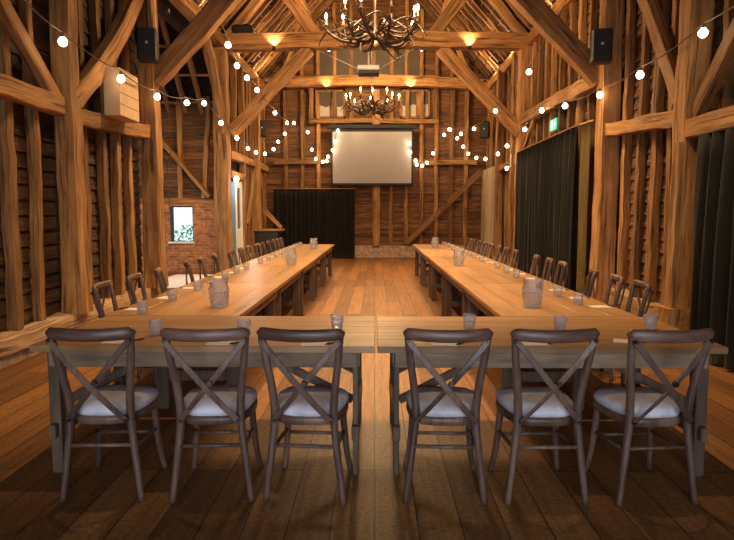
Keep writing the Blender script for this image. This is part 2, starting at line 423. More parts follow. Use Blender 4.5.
timber('stud', (3.62, 15.9, 0.3), (3.62, 15.9, 5.6), .16, .2, M['stud'], wr, .02)

# ---- back wall
gholes = ((-2.0, -1.0, 4.72, 5.62), (.83, 1.83, 4.72, 5.62))
wb = boarding('wall_back', 'y', 20.5, -4.0, 4.0, .42, 10.6, 1, .19, holes=gholes, mk='boards_lit'); struct(wb)
box('stone_plinth', (-3.9, 20.36, 0), (3.9, 20.67, .42), M['plinth_x'], wb, .02)
bm = bmesh.new(); add_box(bm, (-4.0, 20.68, .3), (4.0, 20.8, 5.9)); add_box(bm, (-3.6, 20.68, 5.9), (3.6, 20.8, 10.4)); from_bm('outer_cladding', bm, M['boards'], wb)
for x in (-3.0, -2.45, -1.9, -1.35, -.8, .55, 1.05, 1.55, 2.05, 2.55, 3.05):
    timber('stud', (x, 20.44, .42), (x + random.uniform(-.03, .03), 20.44, 5.6), .13, .13, M['stud'], wb, .025, .95, side=(1, 0, 0))
    z1 = 9.9 - abs(x) * 1.1
    timber('stud', (x, 20.44, 5.9), (x, 20.44, max(6.3, z1)), .12, .12, M['stud'], wb, .02, .95, side=(1, 0, 0))
timber('centre_post', (.04, 20.38, .42), (.04, 20.38, 5.6), .26, .2, M['timber'], wb, .02, side=(1, 0, 0))
timber('centre_post', (-.05, 20.42, 5.9), (-.05, 20.42, 9.8), .16, .16, M['stud'], wb, .02, side=(1, 0, 0))
timber('wall_rail', (-3.4, 20.38, 3.22), (-1.3, 20.38, 3.25), .14, .15, M['stud'], wb, .02)
timber('wall_rail', (1.25, 20.38, 3.2), (3.4, 20.38, 3.22), .14, .15, M['stud'], wb, .02)
timber('wall_rail', (-2.2, 20.36, 4.6), (2.1, 20.36, 4.56), .16, .15, M['stud'], wb, .02)
for x in (-2.12, 2.0):
    timber('stud', (x, 20.4, 4.5), (x, 20.4, 5.65), .14, .13, M['stud'], wb, .02, side=(1, 0, 0))
gp = bmesh.new()
for (a, b) in ((-1.85, -1.40), (-1.30, -.85), (-.74, -.12), (.02, .50), (.6, 1.0), (1.1, 1.5)):
    add_box(gp, (a, 20.40, 6.02), (b, 20.47, 7.0))
from_bm('grey_panelling', gp, M['gable'], wb)
for i, (a, b) in enumerate(((-2.0, -1.0), (.83, 1.83))):
    w = empty(f'window_{i+2}', ((a + b) / 2, 20.5, 4.7)); w['kind'] = 'structure'
    c = (b - a) / 2
    fm = bmesh.new(); add_box(fm, (-c, -.05, 0), (-c + .06, .1, .92)); add_box(fm, (c - .06, -.05, 0), (c, .1, .92)); add_box(fm, (-c, -.05, 0), (c, .1, .06)); add_box(fm, (-c, -.05, .86), (c, .1, .92))
    from_bm('window_frame', fm, M['stud'], w)
    timber('mullion', (.1, -.06, .05), (.1, -.06, .62 if i == 0 else .85), .13, .1, M['timber'], w, .015, side=(1, 0, 0))
    # dark board above with a wavy lower edge, pale blind below
    bm = bmesh.new(); n = 12; top = []; bot = []
    for k in range(n + 1):
        x = -c + .05 + (2 * c - .1) * k / n
        top.append((x, .0, .9)); bot.append((x, .0, .42 + .05 * math.sin(k * 1.1 + i * 2) + random.uniform(-.015, .015)))
    for k in range(n):
        q = [top[k], top[k + 1], bot[k + 1], bot[k]]
        fr = [bm.verts.new((v[0], -.02, v[2])) for v in q]; bk = [bm.verts.new((v[0], .02, v[2])) for v in q]
        bm.faces.new(fr); bm.faces.new(bk[::-1])
        for e in range(4): bm.faces.new((fr[e], bk[e], bk[(e + 1) % 4], fr[(e + 1) % 4]))
    from_bm('grey_board', bm, M['gable'], w)
    box('pale_blind', (-c + .04, .03, .03), (c - .04, .06, .9), M['blind'], w, 0)

# ---- wall behind the camera, with a wide glazed opening that lets the daylight in
wf = bmesh.new()
for a, b in (((-4, -3.2, 0), (-2.4, -3.0, 10)), ((2.4, -3.2, 0), (4, -3.0, 10)), ((-2.4, -3.2, 2.9), (2.4, -3.0, 10))): add_box(wf, a, b)
struct(from_bm('wall_front', wf, M['boards']))
gd = empty('door_2', (0, -3.1, 0)); gd['kind'] = 'structure'
fm = bmesh.new()
for x in (-2.4, -1.2, 0, 1.2, 2.34): add_box(fm, (x, -.05, 0), (x + .06, .05, 2.9))
add_box(fm, (-2.4, -.05, 2.82), (2.4, .05, 2.9)); add_box(fm, (-2.4, -.05, 0), (2.4, .05, .08))
from_bm('door_frame', fm, M['frame_dark'], gd)
box('pane', (-2.36, -.006, .05), (2.36, .006, 2.85), M['pane'], gd, 0)

# ---- porch bay on the left
pb = box('wall_porch', (-7.0, 15.3, 0), (-3.9, 15.55, 1.76), M['brick'], None, 0)
# cut the window opening out of the brick
bm = bmesh.new()
X0, X1, Z0, Z1 = -5.23, -4.65, .80, 1.70
for a, b in (((-7.0, 15.3, 0), (X0, 15.55, 1.76)), ((X1, 15.3, 0), (-3.85, 15.55, 1.76)), ((X0, 15.3, 0), (X1, 15.55, Z0)), ((X0, 15.3, Z1), (X1, 15.55, 1.76))): add_box(bm, a, b)
bmesh.ops.recalc_face_normals(bm, faces=bm.faces); bm.to_mesh(pb.data); bm.free(); struct(pb)
bd = boarding('wall_porch_boarding', 'y', 15.42, -7.0, -3.8, 1.86, 6.9, 1, .17); struct(bd)
timber('sill_beam', (-7.0, 15.38, 1.83), (-3.85, 15.38, 1.83), .2, .15, M['stud'], bd, .02)
for x in (-6.2, -5.55, -4.95, -4.35):
    timber('stud', (x, 15.36, 1.9), (x + (.1 if x == -4.35 else 0), 15.36, 6.6), .12, .12, M['stud'], bd, .03, .9, bow=(.08, 0, 0) if x > -4.4 else (0, 0, 0), side=(1, 0, 0))
timber('diagonal_stud', (-5.4, 15.26, 3.35), (-4.2, 15.26, 1.92), .18, .1, M['stud'], bd, .02, side=(0, 1, 0))
w1 = empty('window_1', ((X0 + X1) / 2, 15.4, Z0)); w1['kind'] = 'structure'
c = (X1 - X0) / 2; fm = bmesh.new()
for a, b in (((-c, -.1, 0), (-c + .05, .05, .9)), ((c - .025, -.04, 0), (c, .05, .9)), ((-c, -.04, .87), (c, .05, .9))): add_box(fm, a, b)
from_bm('window_frame', fm, M['frame_dark'], w1)
box('window_sill', (-c - .05, -.16, -.05), (c + .04, .06, .0), M['frame_white'], w1, .005)
box('pane', (-c + .04, 0, 0), (c - .02, .01, .88), M['pane'], w1, 0)
po = bmesh.new()
for a, b in (((-7.2, 9.6, 0), (-7.0, 11.3, 7)), ((-7.2, 13.9, 0), (-7.0, 15.6, 7)), ((-7.2, 11.3, 2.6), (-7.0, 13.9, 7)), ((-7.0, 9.5, 0), (-3.85, 9.65, 7))): add_box(po, a, b)
struct(from_bm('wall_porch_end', po, M['boards']))
# porch gable roof: ridge runs outwards
pr = bmesh.new()
def slab(bm, q, th):
    vs = [bm.verts.new(p) for p in q]; f = bm.faces.new(vs); bmesh.ops.solidify(bm, geom=[f], thickness=th)
slab(pr, [(-7.2, 12.5, 7.6), (-3.9, 12.5, 7.6), (-3.9, 15.8, 3.85), (-7.2, 15.8, 3.85)], .06)
slab(pr, [(-7.2, 12.5, 7.6), (-7.2, 9.3, 3.85), (-3.9, 9.3, 3.85), (-3.9, 12.5, 7.6)], .06)
prf = struct(from_bm('ceiling_porch', pr, M['roof']))
for i in range(8):
    x = -6.9 + i * .42
    timber('rafter', (x, 15.5, 4.05), (x, 12.55, 7.40), .1, .12, M['rafter'], prf, .02, side=(1, 0, 0))
for i in range(6):
    f = (i + .5) / 6
    timber('batten', (-7.0, 12.6 + 2.9 * f, 7.32 - 3.32 * f), (-3.9, 12.6 + 2.9 * f, 7.32 - 3.32 * f), .07, .05, M['rafter'], prf, .01)

# ---- main roof
PZ, RZ = 5.80, 10.0
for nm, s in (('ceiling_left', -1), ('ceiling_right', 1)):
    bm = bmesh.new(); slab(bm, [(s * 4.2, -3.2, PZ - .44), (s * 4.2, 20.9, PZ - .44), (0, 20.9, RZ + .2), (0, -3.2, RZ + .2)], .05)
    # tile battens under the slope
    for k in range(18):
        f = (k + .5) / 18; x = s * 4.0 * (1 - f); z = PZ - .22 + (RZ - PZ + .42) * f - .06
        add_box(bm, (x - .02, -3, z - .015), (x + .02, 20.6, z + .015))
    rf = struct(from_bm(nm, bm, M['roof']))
    y = 4.6
    while y < 20.4:
        timber('rafter', (s * 3.85, y + random.uniform(-.03, .03), PZ - .06), (s * .02, y + random.uniform(-.03, .03), RZ - .02), .10 + random.uniform(-.015, .02), .12, M['rafter'], rf, .03, .85, side=(0, 1, 0))
        y += .42
    pl = timber('wall_plate', (s * 3.74, -3, 5.62), (s * 3.74, 20.5, 5.62), .26, .26, M['timber'], None, .025)
    tag(pl, f'long oak wall plate along the top of the {"left" if s < 0 else "right"} wall', 'beam')
    pu = timber('purlin', (s * 2.1, -3, 7.55), (s * 2.1, 20.5, 7.55), .18, .2, M['timber'], None, .02)
    tag(pu, f'oak purlin crossing under the rafters of the {"left" if s < 0 else "right"} roof slope', 'beam')

# ------------------------------------------------------------------ frame timbers (each one a thing)
def post(x, y, w, d, label, z1=5.55, fl=.16, tp=.92, z0=0):
    return tag(timber('timber_post', (x, y, z0), (x, y, z1), w, d, None, None, .022, tp, (1, 0, 0), flare=fl), label, 'post')
post(-3.62, 7.16, .23, .26, 'thick round-edged oak post on the left wall, beside the pale wooden box', z0=.31)
post(-3.57, 9.7, .26, .28, 'oak post carrying the black speaker at left, edge of the porch bay', z0=.31)
post(-3.78, 15.0, .36, .36, 'tall oak post between the brick porch wall and the blue door')
post(-3.62, 18.4, .26, .28, 'far left oak post beside the dark bar cabinet')
post(3.62, 9.55, .30, .30, 'oak post carrying the black speaker on the right wall')
post(3.60, 7.0, .27, .30, 'rough bark-edged oak post beside the nearest black curtain', fl=.3)
post(3.66, 15.0, .36, .36, 'tall oak post at the far edge of the middle right curtain')
tag(timber('timber_post', (3.45, 6.92, 0), (3.45, 6.92, 2.3), .1, .14, None, None, .02, 1), 'short pale upright against the near edge of the nearest black curtain', 'post')
tag(timber('padstone', (3.5, 7.0, 0), (3.5, 7.0, .42), .36, .34, M['stud'], None, .03), 'square stone block under the bark-edged right post', 'stone')

def beam(name, p0, p1, w, d, label, cat='beam', **k):
    return tag(timber(name, p0, p1, w, d, **k), label, cat)
beam('tie_beam', (-3.9, 15, 5.63), (3.9, 15, 5.63), .36, .37, 'massive oak tie beam spanning the hall behind the near antler chandelier', bow=(0, 0, .06), wob=.03)
beam('tie_beam', (-3.9, 9.7, 5.68), (3.9, 9.7, 5.68), .34, .36, 'oak tie beam overhead above the two black speakers', bow=(0, 0, .05))
beam('tie_beam', (-3.9, 20.22, 5.76), (3.9, 20.22, 5.70), .3, .34, 'curved oak tie beam across the back wall above the white screen', bow=(0, 0, .12), wob=.03)
beam('tie_beam', (-3.9, 4.2, 5.68), (3.9, 4.2, 5.68), .34, .36, 'oak tie beam overhead nearest the front tables', bow=(0, 0, .05))
for s, nm in ((-1, 'left'), (1, 'right')):
    beam('brace', (s * 3.5, 9.7, 3.62), (s * 1.62, 9.7, 5.52), .2, .30, f'broad oak brace rising from the {nm} speaker post', 'brace', side=(0, 1, 0), bow=(s * .03, 0, -.03))
    beam('brace', (s * 3.56, 15, 3.5), (s * 1.6, 15, 5.5), .2, .30, f'oak brace under the {nm} end of the tie beam with the chandelier before it', 'brace', side=(0, 1, 0))
    beam('queen_strut', (s * 1.42, 15, 5.8), (s * 2.45, 15, 7.2), .2, .30, f'raking oak strut standing on the {nm} half of the chandelier tie beam', 'strut', side=(0, 1, 0))
    beam('principal_rafter', (s * 3.6, 15, 5.75), (s * .1, 15, 9.75), .2, .2, f'heavy principal rafter of the {nm} slope above the chandelier tie beam', 'rafter', side=(0, 1, 0))
    beam('principal_rafter', (s * 3.6, 9.7, 5.8), (s * .1, 9.7, 9.75), .2, .2, f'heavy principal rafter of the {nm} slope above the speaker posts', 'rafter', side=(0, 1, 0))
    beam('gable_strut', (s * 3.05, 19.9, 5.85), (s * 2.3, 19.9, 7.6), .1, .13, f'thin leaning strut in the {nm} corner of the back gable', 'strut', side=(0, 1, 0))
beam('brace', (-3.66, 13.0, 5.5), (-3.7, 14.85, 3.5), .13, .16, 'slender bent brace from the wall plate to the post by the brick wall', 'brace', bow=(0, .18, .15), side=(1, 0, 0))
# left wall rails and arch braces
beam('wall_rail', (-3.62, -1, 2.66), (-3.62, 6.98, 2.71), .16, .20, 'horizontal oak rail on the left wall nearer than the thick post')
beam('wall_rail', (-3.62, 7.22, 2.66), (-3.62, 9.6, 2.80), .16, .20, 'horizontal oak rail under the pale wooden box')
beam('brace', (-3.63, 6.97, 2.74), (-3.63, 4.9, 4.40), .11, .16, 'long straight brace leaning left up from the thick left post', 'brace', side=(1, 0, 0))
beam('brace', (-3.58, 7.22, 2.85), (-3.58, 9.45, 5.0), .14, .24, 'wide pale brace leaning right above the pale wooden box', 'brace', side=(1, 0, 0), bow=(0, .08, -.1))
# right wall rails and braces
beam('wall_rail', (3.60, 7.15, 2.62), (3.60, 9.42, 2.79), .18, .19, 'short oak rail between the two near posts of the right wall')
beam('wall_rail', (3.56, -1, 2.43), (3.56, 6.86, 2.43), .2, .2, 'oak rail across the top of the nearest black curtain')
beam('wall_rail', (3.60, 9.7, 3.66), (3.60, 14.85, 3.78), .18, .24, 'oak rail above the middle right curtain, under the green sign')
beam('brace', (3.60, 7.2, 2.78), (3.60, 8.75, 4.9), .13, .19, 'oak brace leaning towards the right speaker', 'brace', side=(1, 0, 0))
beam('brace', (3.58, 6.85, 2.6), (3.58, 5.5, 3.95), .12, .17, 'oak brace leaning over the rail of the nearest black curtain', 'brace', side=(1, 0, 0))
beam('brace', (3.62, 14.75, 3.1), (3.62, 13.9, 3.65), .08, .08, 'small dark brace between curtain rod and rail by the far right post', 'brace', side=(1, 0, 0))
beam('brace', (3.5, 19.9, 2.9), (1.05, 20.28, .5), .1, .17, 'dark diagonal brace across the lower right of the back wall', 'brace', side=(0, 1, 0), mat=M['stud'])
beam('brace', (-3.55, 19.2, 1.65), (-3.0, 19.2, 1.05), .1, .13, 'little wedge brace rising behind the dark bar cabinet', 'brace', side=(0, 1, 0))
beam('brace', (-3.6, 18.2, 2.9), (-3.62, 17.0, 1.2), .1, .14, 'thin brace leaning beside the white door frame', 'brace', side=(1, 0, 0))

# ------------------------------------------------------------------ doors, curtains, screen
d1 = empty('door_1', (-3.78, 15.42, 0)); d1['kind'] = 'structure'
box('door_leaf', (.04, .02, 0), (.10, .44, 2.36), M['blue'], d1, .005)
box('door_frame', (.02, .44, 0), (.115, .56, 2.42), M['frame_white'], d1, .005)
fm = bmesh.new()
for a, b in (((.04, .56, 0), (.1, .66, 2.38)), ((.04, 1.2, 0), (.1, 1.3, 2.38)), ((.04, .66, 0), (.1, 1.2, .25)), ((.04, .66, 2.2), (.1, 1.2, 2.38)), ((.045, .66, .25), (.085, 1.2, 1.1))): add_box(fm, a, b)
from_bm('glazed_leaf', fm, M['frame_white'], d1)
box('pane', (.06, .66, 1.1), (.07, 1.2, 2.2), M['pane'], d1, 0)
dr = empty('door_3', (3.56, 17.95, .0)); dr['kind'] = 'structure'
bm = bmesh.new()
for k in range(11): add_box(bm, (-.02 + random.uniform(-.006, .006), k * .2, .02), (.04, k * .2 + .188, 2.92), .006)
from_bm('door_boards', bm, M['plank_door'], dr)

def curtain(name, p0, p1, z0, z1, pleat, amp, mat, label, parent=None):
    p0 = Vector((*p0, 0)); p1 = Vector((*p1, 0)); ax = p1 - p0; L = ax.length; t = ax.normalized(); nrm = Vector((-t.y, t.x, 0))
    root = empty(name, (*p0.xy, 0)); tag(root, label, 'curtain')
    bm = bmesh.new(); nx = int(L / pleat * 8); nz = 10; g = []
    ph = [random.uniform(-.5, .5) for _ in range(nx + 1)]
    aa = [amp * (.65 + .5 * random.random()) for _ in range(int(nx / 8) + 2)]
    for j in range(nz + 1):
        f = j / nz; row = []
        for i in range(nx + 1):
            u = i / nx
            a = aa[i // 8] * (1 - .45 * f ** 4)
            w = math.sin(i / 8 * 2 * math.pi + .8 * math.sin(i * .37) + .5 * math.sin(f * 3 + i * .2)) * a + .25 * a * math.sin(i * 1.9 + f * 2)
            row.append(bm.verts.new(t * (u * L) + nrm * w + Vector((0, 0, z0 + (z1 - z0) * f))))
        g.append(row)
    fs = []
    for j in range(nz):
        for i in range(nx): fs.append(bm.faces.new((g[j][i], g[j][i + 1], g[j + 1][i + 1], g[j + 1][i])))
    bmesh.ops.solidify(bm, geom=fs, thickness=.006)
    from_bm('drape', bm, mat, root, smooth=True)
    tube('curtain_rod', [t * -.05 + Vector((0, 0, z1 + .015)), t * (L + .05) + Vector((0, 0, z1 + .015))], .018, M['timber'], root, 8)
    return root
curtain('curtain', (3.42, 10.34), (3.46, 14.78), .02, 2.98, .2, .075, M['curtain'], 'wide black curtain hanging in the middle of the right wall under the green sign')
curtain('curtain', (3.5, 9.9), (3.44, 10.3), .02, 2.98, .2, .04, M['olive'], 'lit edge of the black curtain as a narrow olive strip hanging beside the right speaker post')  # lit hem of the black curtain, put in as separate paler cloth
curtain('curtain', (3.42, 1.0), (3.40, 6.46), .02, 2.32, .22, .075, M['curtain'], 'black curtain nearest the camera on the right wall')
curtain('curtain', (-3.4, 20.2), (-.68, 20.2), .02, 2.33, .15, .045, M['curtain'], 'black curtain on the back wall at the end of the left tables')

s = empty('projection_screen', (-.10, 20.1, 2.5), 0, 'white projection screen with black border hanging on the back wall', 'screen')
box('screen_fabric', (-1.30, -.005, .02), (1.30, .0, 1.70), M['screen'], s, 0)
bm = bmesh.new()
for a, b in (((-1.36, 0, -.04), (1.36, .02, .02)), ((-1.36, 0, 1.70), (1.36, .02, 1.80)), ((-1.36, 0, .02), (-1.30, .02, 1.70)), ((1.30, 0, .02), (1.36, .02, 1.70))): add_box(bm, a, b)
from_bm('screen_border', bm, M['screen_black'], s)
box('screen_casing', (-1.48, -.06, 1.80), (1.48, .08, 1.93), M['screen_black'], s, .01)
tube('weight_bar', [(-1.36, -.01, -.05), (1.36, -.01, -.05)], .022, M['screen_black'], s, 8)

# ------------------------------------------------------------------ speakers, box, sign, projector
def speaker(loc, rz, w, h, d, label, tilt=0):
    e = empty('loudspeaker', loc, rz, label, 'speaker')
    box('cabinet', (-w / 2, -d / 2, -h / 2), (w / 2, d / 2, h / 2), M['speaker'], e, .02)
    box('grille', (-w / 2 + .02, -d / 2 - .012, -h / 2 + .02), (w / 2 - .02, -d / 2 + .002, h / 2 - .02), M['screen_black'], e, .006)
    bm = bmesh.new(); lathe(bm, [(.018, 0), (.022, .006), (.0, .008)], 12, cap1=False)
    b = from_bm('badge', bm, M['pale_metal'], e, (0, -d / 2 - .012, .02)); b.rotation_euler = (R(90), 0, 0)
    box('wall_bracket', (-.04, d / 2 - .005, -.05), (.04, d / 2 + .14, .05), M['metal'], e, .005)
    e.rotation_euler = (tilt, 0, rz); return e
speaker((-3.43, 9.28, 4.03), R(12), .29, .48, .2, 'black loudspeaker on the left oak post')
speaker((3.34, 9.18, 3.96), R(-12), .29, .48, .2, 'black loudspeaker on the right oak post')
speaker((-3.55, 19.0, 4.15), R(18), .30, .50, .24, 'small far loudspeaker in the left corner above the bar cabinet')
speaker((3.40, 19.0, 4.1), R(-18), .30, .50, .24, 'small far loudspeaker in the right corner of the back wall')
e = empty('stage_light', (-3.18, 14.95, 5.83), 0, 'black boxy stage light resting on the left end of the tie beam', 'lamp')
bm = bmesh.new(); add_box(bm, (-.26, -.15, 0), (.24, .15, .2), .05); from_bm('housing', bm, M['speaker'], e)
box('handle', (-.1, -.02, .19), (.1, .02, .25), M['speaker'], e, .008)

e = empty('wall_box', (-3.55, 7.98, 2.79), 0, 'pale wooden box of wide planks fixed on the left wall above the rail', 'box')
box('side_panel', (0, 0, 0), (.20, .02, .60), M['box'], e, .004)
box('side_panel', (0, .62, 0), (.20, .64, .60), M['box'], e, .004)
for k in range(4): box('plank', (.19, .0, k * .15 + .002), (.212, .64, k * .15 + .147), M['box'], e, .004)
box('top_panel', (0, 0, .60), (.212, .64, .615), M['box'], e, .003)
box('bottom_panel', (0, .02, 0), (.19, .62, .015), M['box'], e, .003)

e = empty('exit_sign', (3.56, 12.24, 3.27), R(-90), 'small green emergency exit sign above the middle right curtain', 'sign')
box('sign_plate', (-.2, -.015, -.11), (.2, .015, .11), M['exit'], e, .005)
# running figure and arrow in white
bm = bmesh.new()
add_box(bm, (-.06, -.020, -.02), (-.01, -.0155, .05)); add_box(bm, (-.05, -.020, .06), (-.02, -.0155, .09)); add_box(bm, (-.09, -.020, -.09), (-.05, -.0155, -.01)); add_box(bm, (-.02, -.020, -.08), (.02, -.0155, -.02))
add_box(bm, (.07, -.020, -.01), (.16, -.0155, .01)); add_box(bm, (.13, -.020, -.035), (.16, -.0155, .035))
from_bm('sign_symbol', bm, M['exit_white'], e)

e = empty('projector', (-.16, 15.0, 4.87), 0, 'white projector slung on a pole and wires under the tie beam', 'projector')
box('body', (-.27, -.2, .09), (.27, .2, .20), M['frame_white'], e, .02)
box('shelf', (-.25, -.19, 0), (.25, .19, .085), M['speaker'], e, .01)
tube('pole', [(0, 0, .18), (0, 0, .62)], .025, M['pale_metal'], e, 10)
tube('wire', [(-.26, 0, .15), (-1.28, 0, .62)], .008, M['pale_metal'], e, 6)
tube('wire', [(.26, 0, .15), (1.1, 0, .62)], .008, M['pale_metal'], e, 6)
bm = bmesh.new(); lathe(bm, [(.05, 0), (.05, .05), (.035, .055)], 14); ln = from_bm('lens', bm, M['speaker'], e, (.1, .2, .14)); ln.rotation_euler = (R(-90), 0, 0)

e = empty('bar_cabinet', (-3.3, 18.55, 0), 0, 'dark low cabinet with a pale wooden top in the far left corner', 'cabinet')
box('body', (-.36, -.3, 0), (.36, .3, .98), M['cab'], e, .01)
box('door', (-.33, -.32, .06), (-.01, -.30, .92), M['cab'], e, .004); box('door', (.01, -.32, .06), (.33, -.30, .92), M['cab'], e, .004)
timber('counter_top', (-.46, 0, 1.01), (.46, 0, 1.01), .7, .06, M['sill'], e, .008)
e = empty('wall_lamp', (-3.58, 15.55, 2.40), 0, 'round pale bulkhead lamp above the blue door', 'lamp')
bm = bmesh.new(); bmesh.ops.create_uvsphere(bm, u_segments=16, v_segments=10, radius=.09); from_bm('globe', bm, M['globe'], e, smooth=True)
box('lamp_base', (-.12, -.07, -.07), (-.05, .07, .07), M['metal'], e, .01)
mt = box('porch_floor_patch', (-4.9, 12.0, .0), (-3.55, 14.7, .015), M['mat'], None, .004)  # pale patch laid as a thin slab on the porch floor
tag(mt, 'pale grey patch on the porch floor in front of the brick wall', 'mat')
tag(tube('hanging_cable', [(-3.42, 9.95, 3.3), (-3.36, 10.1, 2.75), (-3.42, 9.95, 2.3), (-3.41, 9.95, 1.9), (-3.40, 9.95, 1.55)], .006, M['antler'], None, 6, 6), 'thin brown cable hanging down the left speaker post', 'cable')
e = empty('wall_spotlight', (3.42, 15.35, 2.65), 0, 'tiny lit lamp on a bracket below the rail by the far right post', 'lamp')
tube('lamp_arm', [(0, 0, .35), (0, 0, .05), (-.08, 0, .0)], .015, M['pale_metal'], e, 8)
bm = bmesh.new(); lathe(bm, [(.03, 0), (.045, .07), (.03, .09)], 12); from_bm('lamp_head', bm, M['lampface'], e, (-.1, 0, -.05))

# ------------------------------------------------------------------ tables
def make_table(along, L, W, label, group, ends=None):
    """table lying centred on its origin, long side along x or y"""
    t = empty('trestle_table', (0, 0, 0), 0, label, 'table', group)
    hx, hy = (L / 2, W / 2) if along == 'x' else (W / 2, L / 2)
    bm = bmesh.new()
    # five planks laid side by side, joined in one top
    n = 5
    for k in range(n):
        if along == 'x': add_box(bm, (-hx, -hy + 2 * hy * k / n + .0008, .722), (hx, -hy + 2 * hy * (k + 1) / n - .0008, .76), .003)
        else: add_box(bm, (-hx + 2 * hx * k / n + .0008, -hy, .722), (-hx + 2 * hx * (k + 1) / n - .0008, hy, .76), .003)
    from_bm('table_top', bm, M['top_x'] if along == 'x' else M['top_y'], t)
    ix, iy = hx - .05, (hy - .03 if along == 'x' else hy - .06)
    if along == 'x': ix = hx - .10
    else: iy = hy - .10
    for s in (-1, 1):
        box('apron', (-ix, s * iy - .014, .635), (ix, s * iy + .014, .722), M['apron'], t, .003)
        box('apron', (s * ix - .014, -iy + .014, .635), (s * ix + .014, iy - .014, .722), M['apron'], t, .003)
    lx, ly = (hx - .17, hy - .075) if along == 'x' else (hx - .10, hy - .20)
    for sx in (-1, 1):
        for sy in (-1, 1):
            a, b = (.028, .045) if along == 'x' else (.045, .035)
            if along == 'x': a = .015 if sx > 0 else .032; lx = hx - .11 if sx > 0 else hx - .115
            if along == 'y': lx = hx - .10 if sx > 0 else hx - .36
            box('leg', (sx * lx - a, sy * ly - b, 0), (sx * lx + a, sy * ly + b, .722), M['leg'], t, .004)
    for q in (-1, 1):
        if along == 'x':
            lx = hx - .11 if q > 0 else hx - .115
            box('stretcher', (q * lx - .02, -ly - .09, .22), (q * lx + .02, ly + .09, .30), M['leg'], t, .004)
            for sy in (-1, 1):
                ribbon('folding_brace', [(q * (lx - .02), sy * (ly - .1), .40), (q * (lx - .6), sy * (ly - .1), .70)], (0, 0, 1), .05, .025, M['leg'], t)
        else:
            lx = hx - .36
            box('stretcher', (-lx - .0, q * ly - .02, .22), (hx - .1, q * ly + .02, .30), M['leg'], t, .004)
            for sx in (-1, 1):
                ribbon('folding_brace', [(sx * (lx - .1), q * (ly - .02), .40), (sx * (lx - .1), q * (ly - .6), .70)], (0, 0, 1), .05, .025, M['leg'], t)
    return t
ft = make_table('x', 1.955, 1.0, 'front wooden trestle table on the left, three chairs at its near side', 'trestle tables of the u-shaped layout')
at_ = make_table('y', 2.065, 1.0, 'x', 'trestle tables of the u-shaped layout')
reparent_index()
ft.location = (-.978, 3.81, 0)
t2 = copy_tree(ft); t2.location = (.992, 3.81, 0); t2.rotation_euler = (0, 0, math.pi); t2['label'] = 'front wooden trestle table on the right, three chairs at its near side'
for s, nm in ((-1, 'left'), (1, 'right')):
    for k in range(5):
        t = at_ if (s == -1 and k == 0) else copy_tree(at_)
        t.location = (-1.495 if s < 0 else 1.42, 4.325 + 2.08 * (k + .5), 0); t.rotation_euler = (0, 0, 0 if s < 0 else math.pi)
        t['label'] = (f'long-arm trestle table joining the {nm} front table' if k == 0 else f'last trestle table at the far end of the {nm} arm' if k == 4 else f'{ORD[k]} trestle table counted from the front along the {nm} arm')

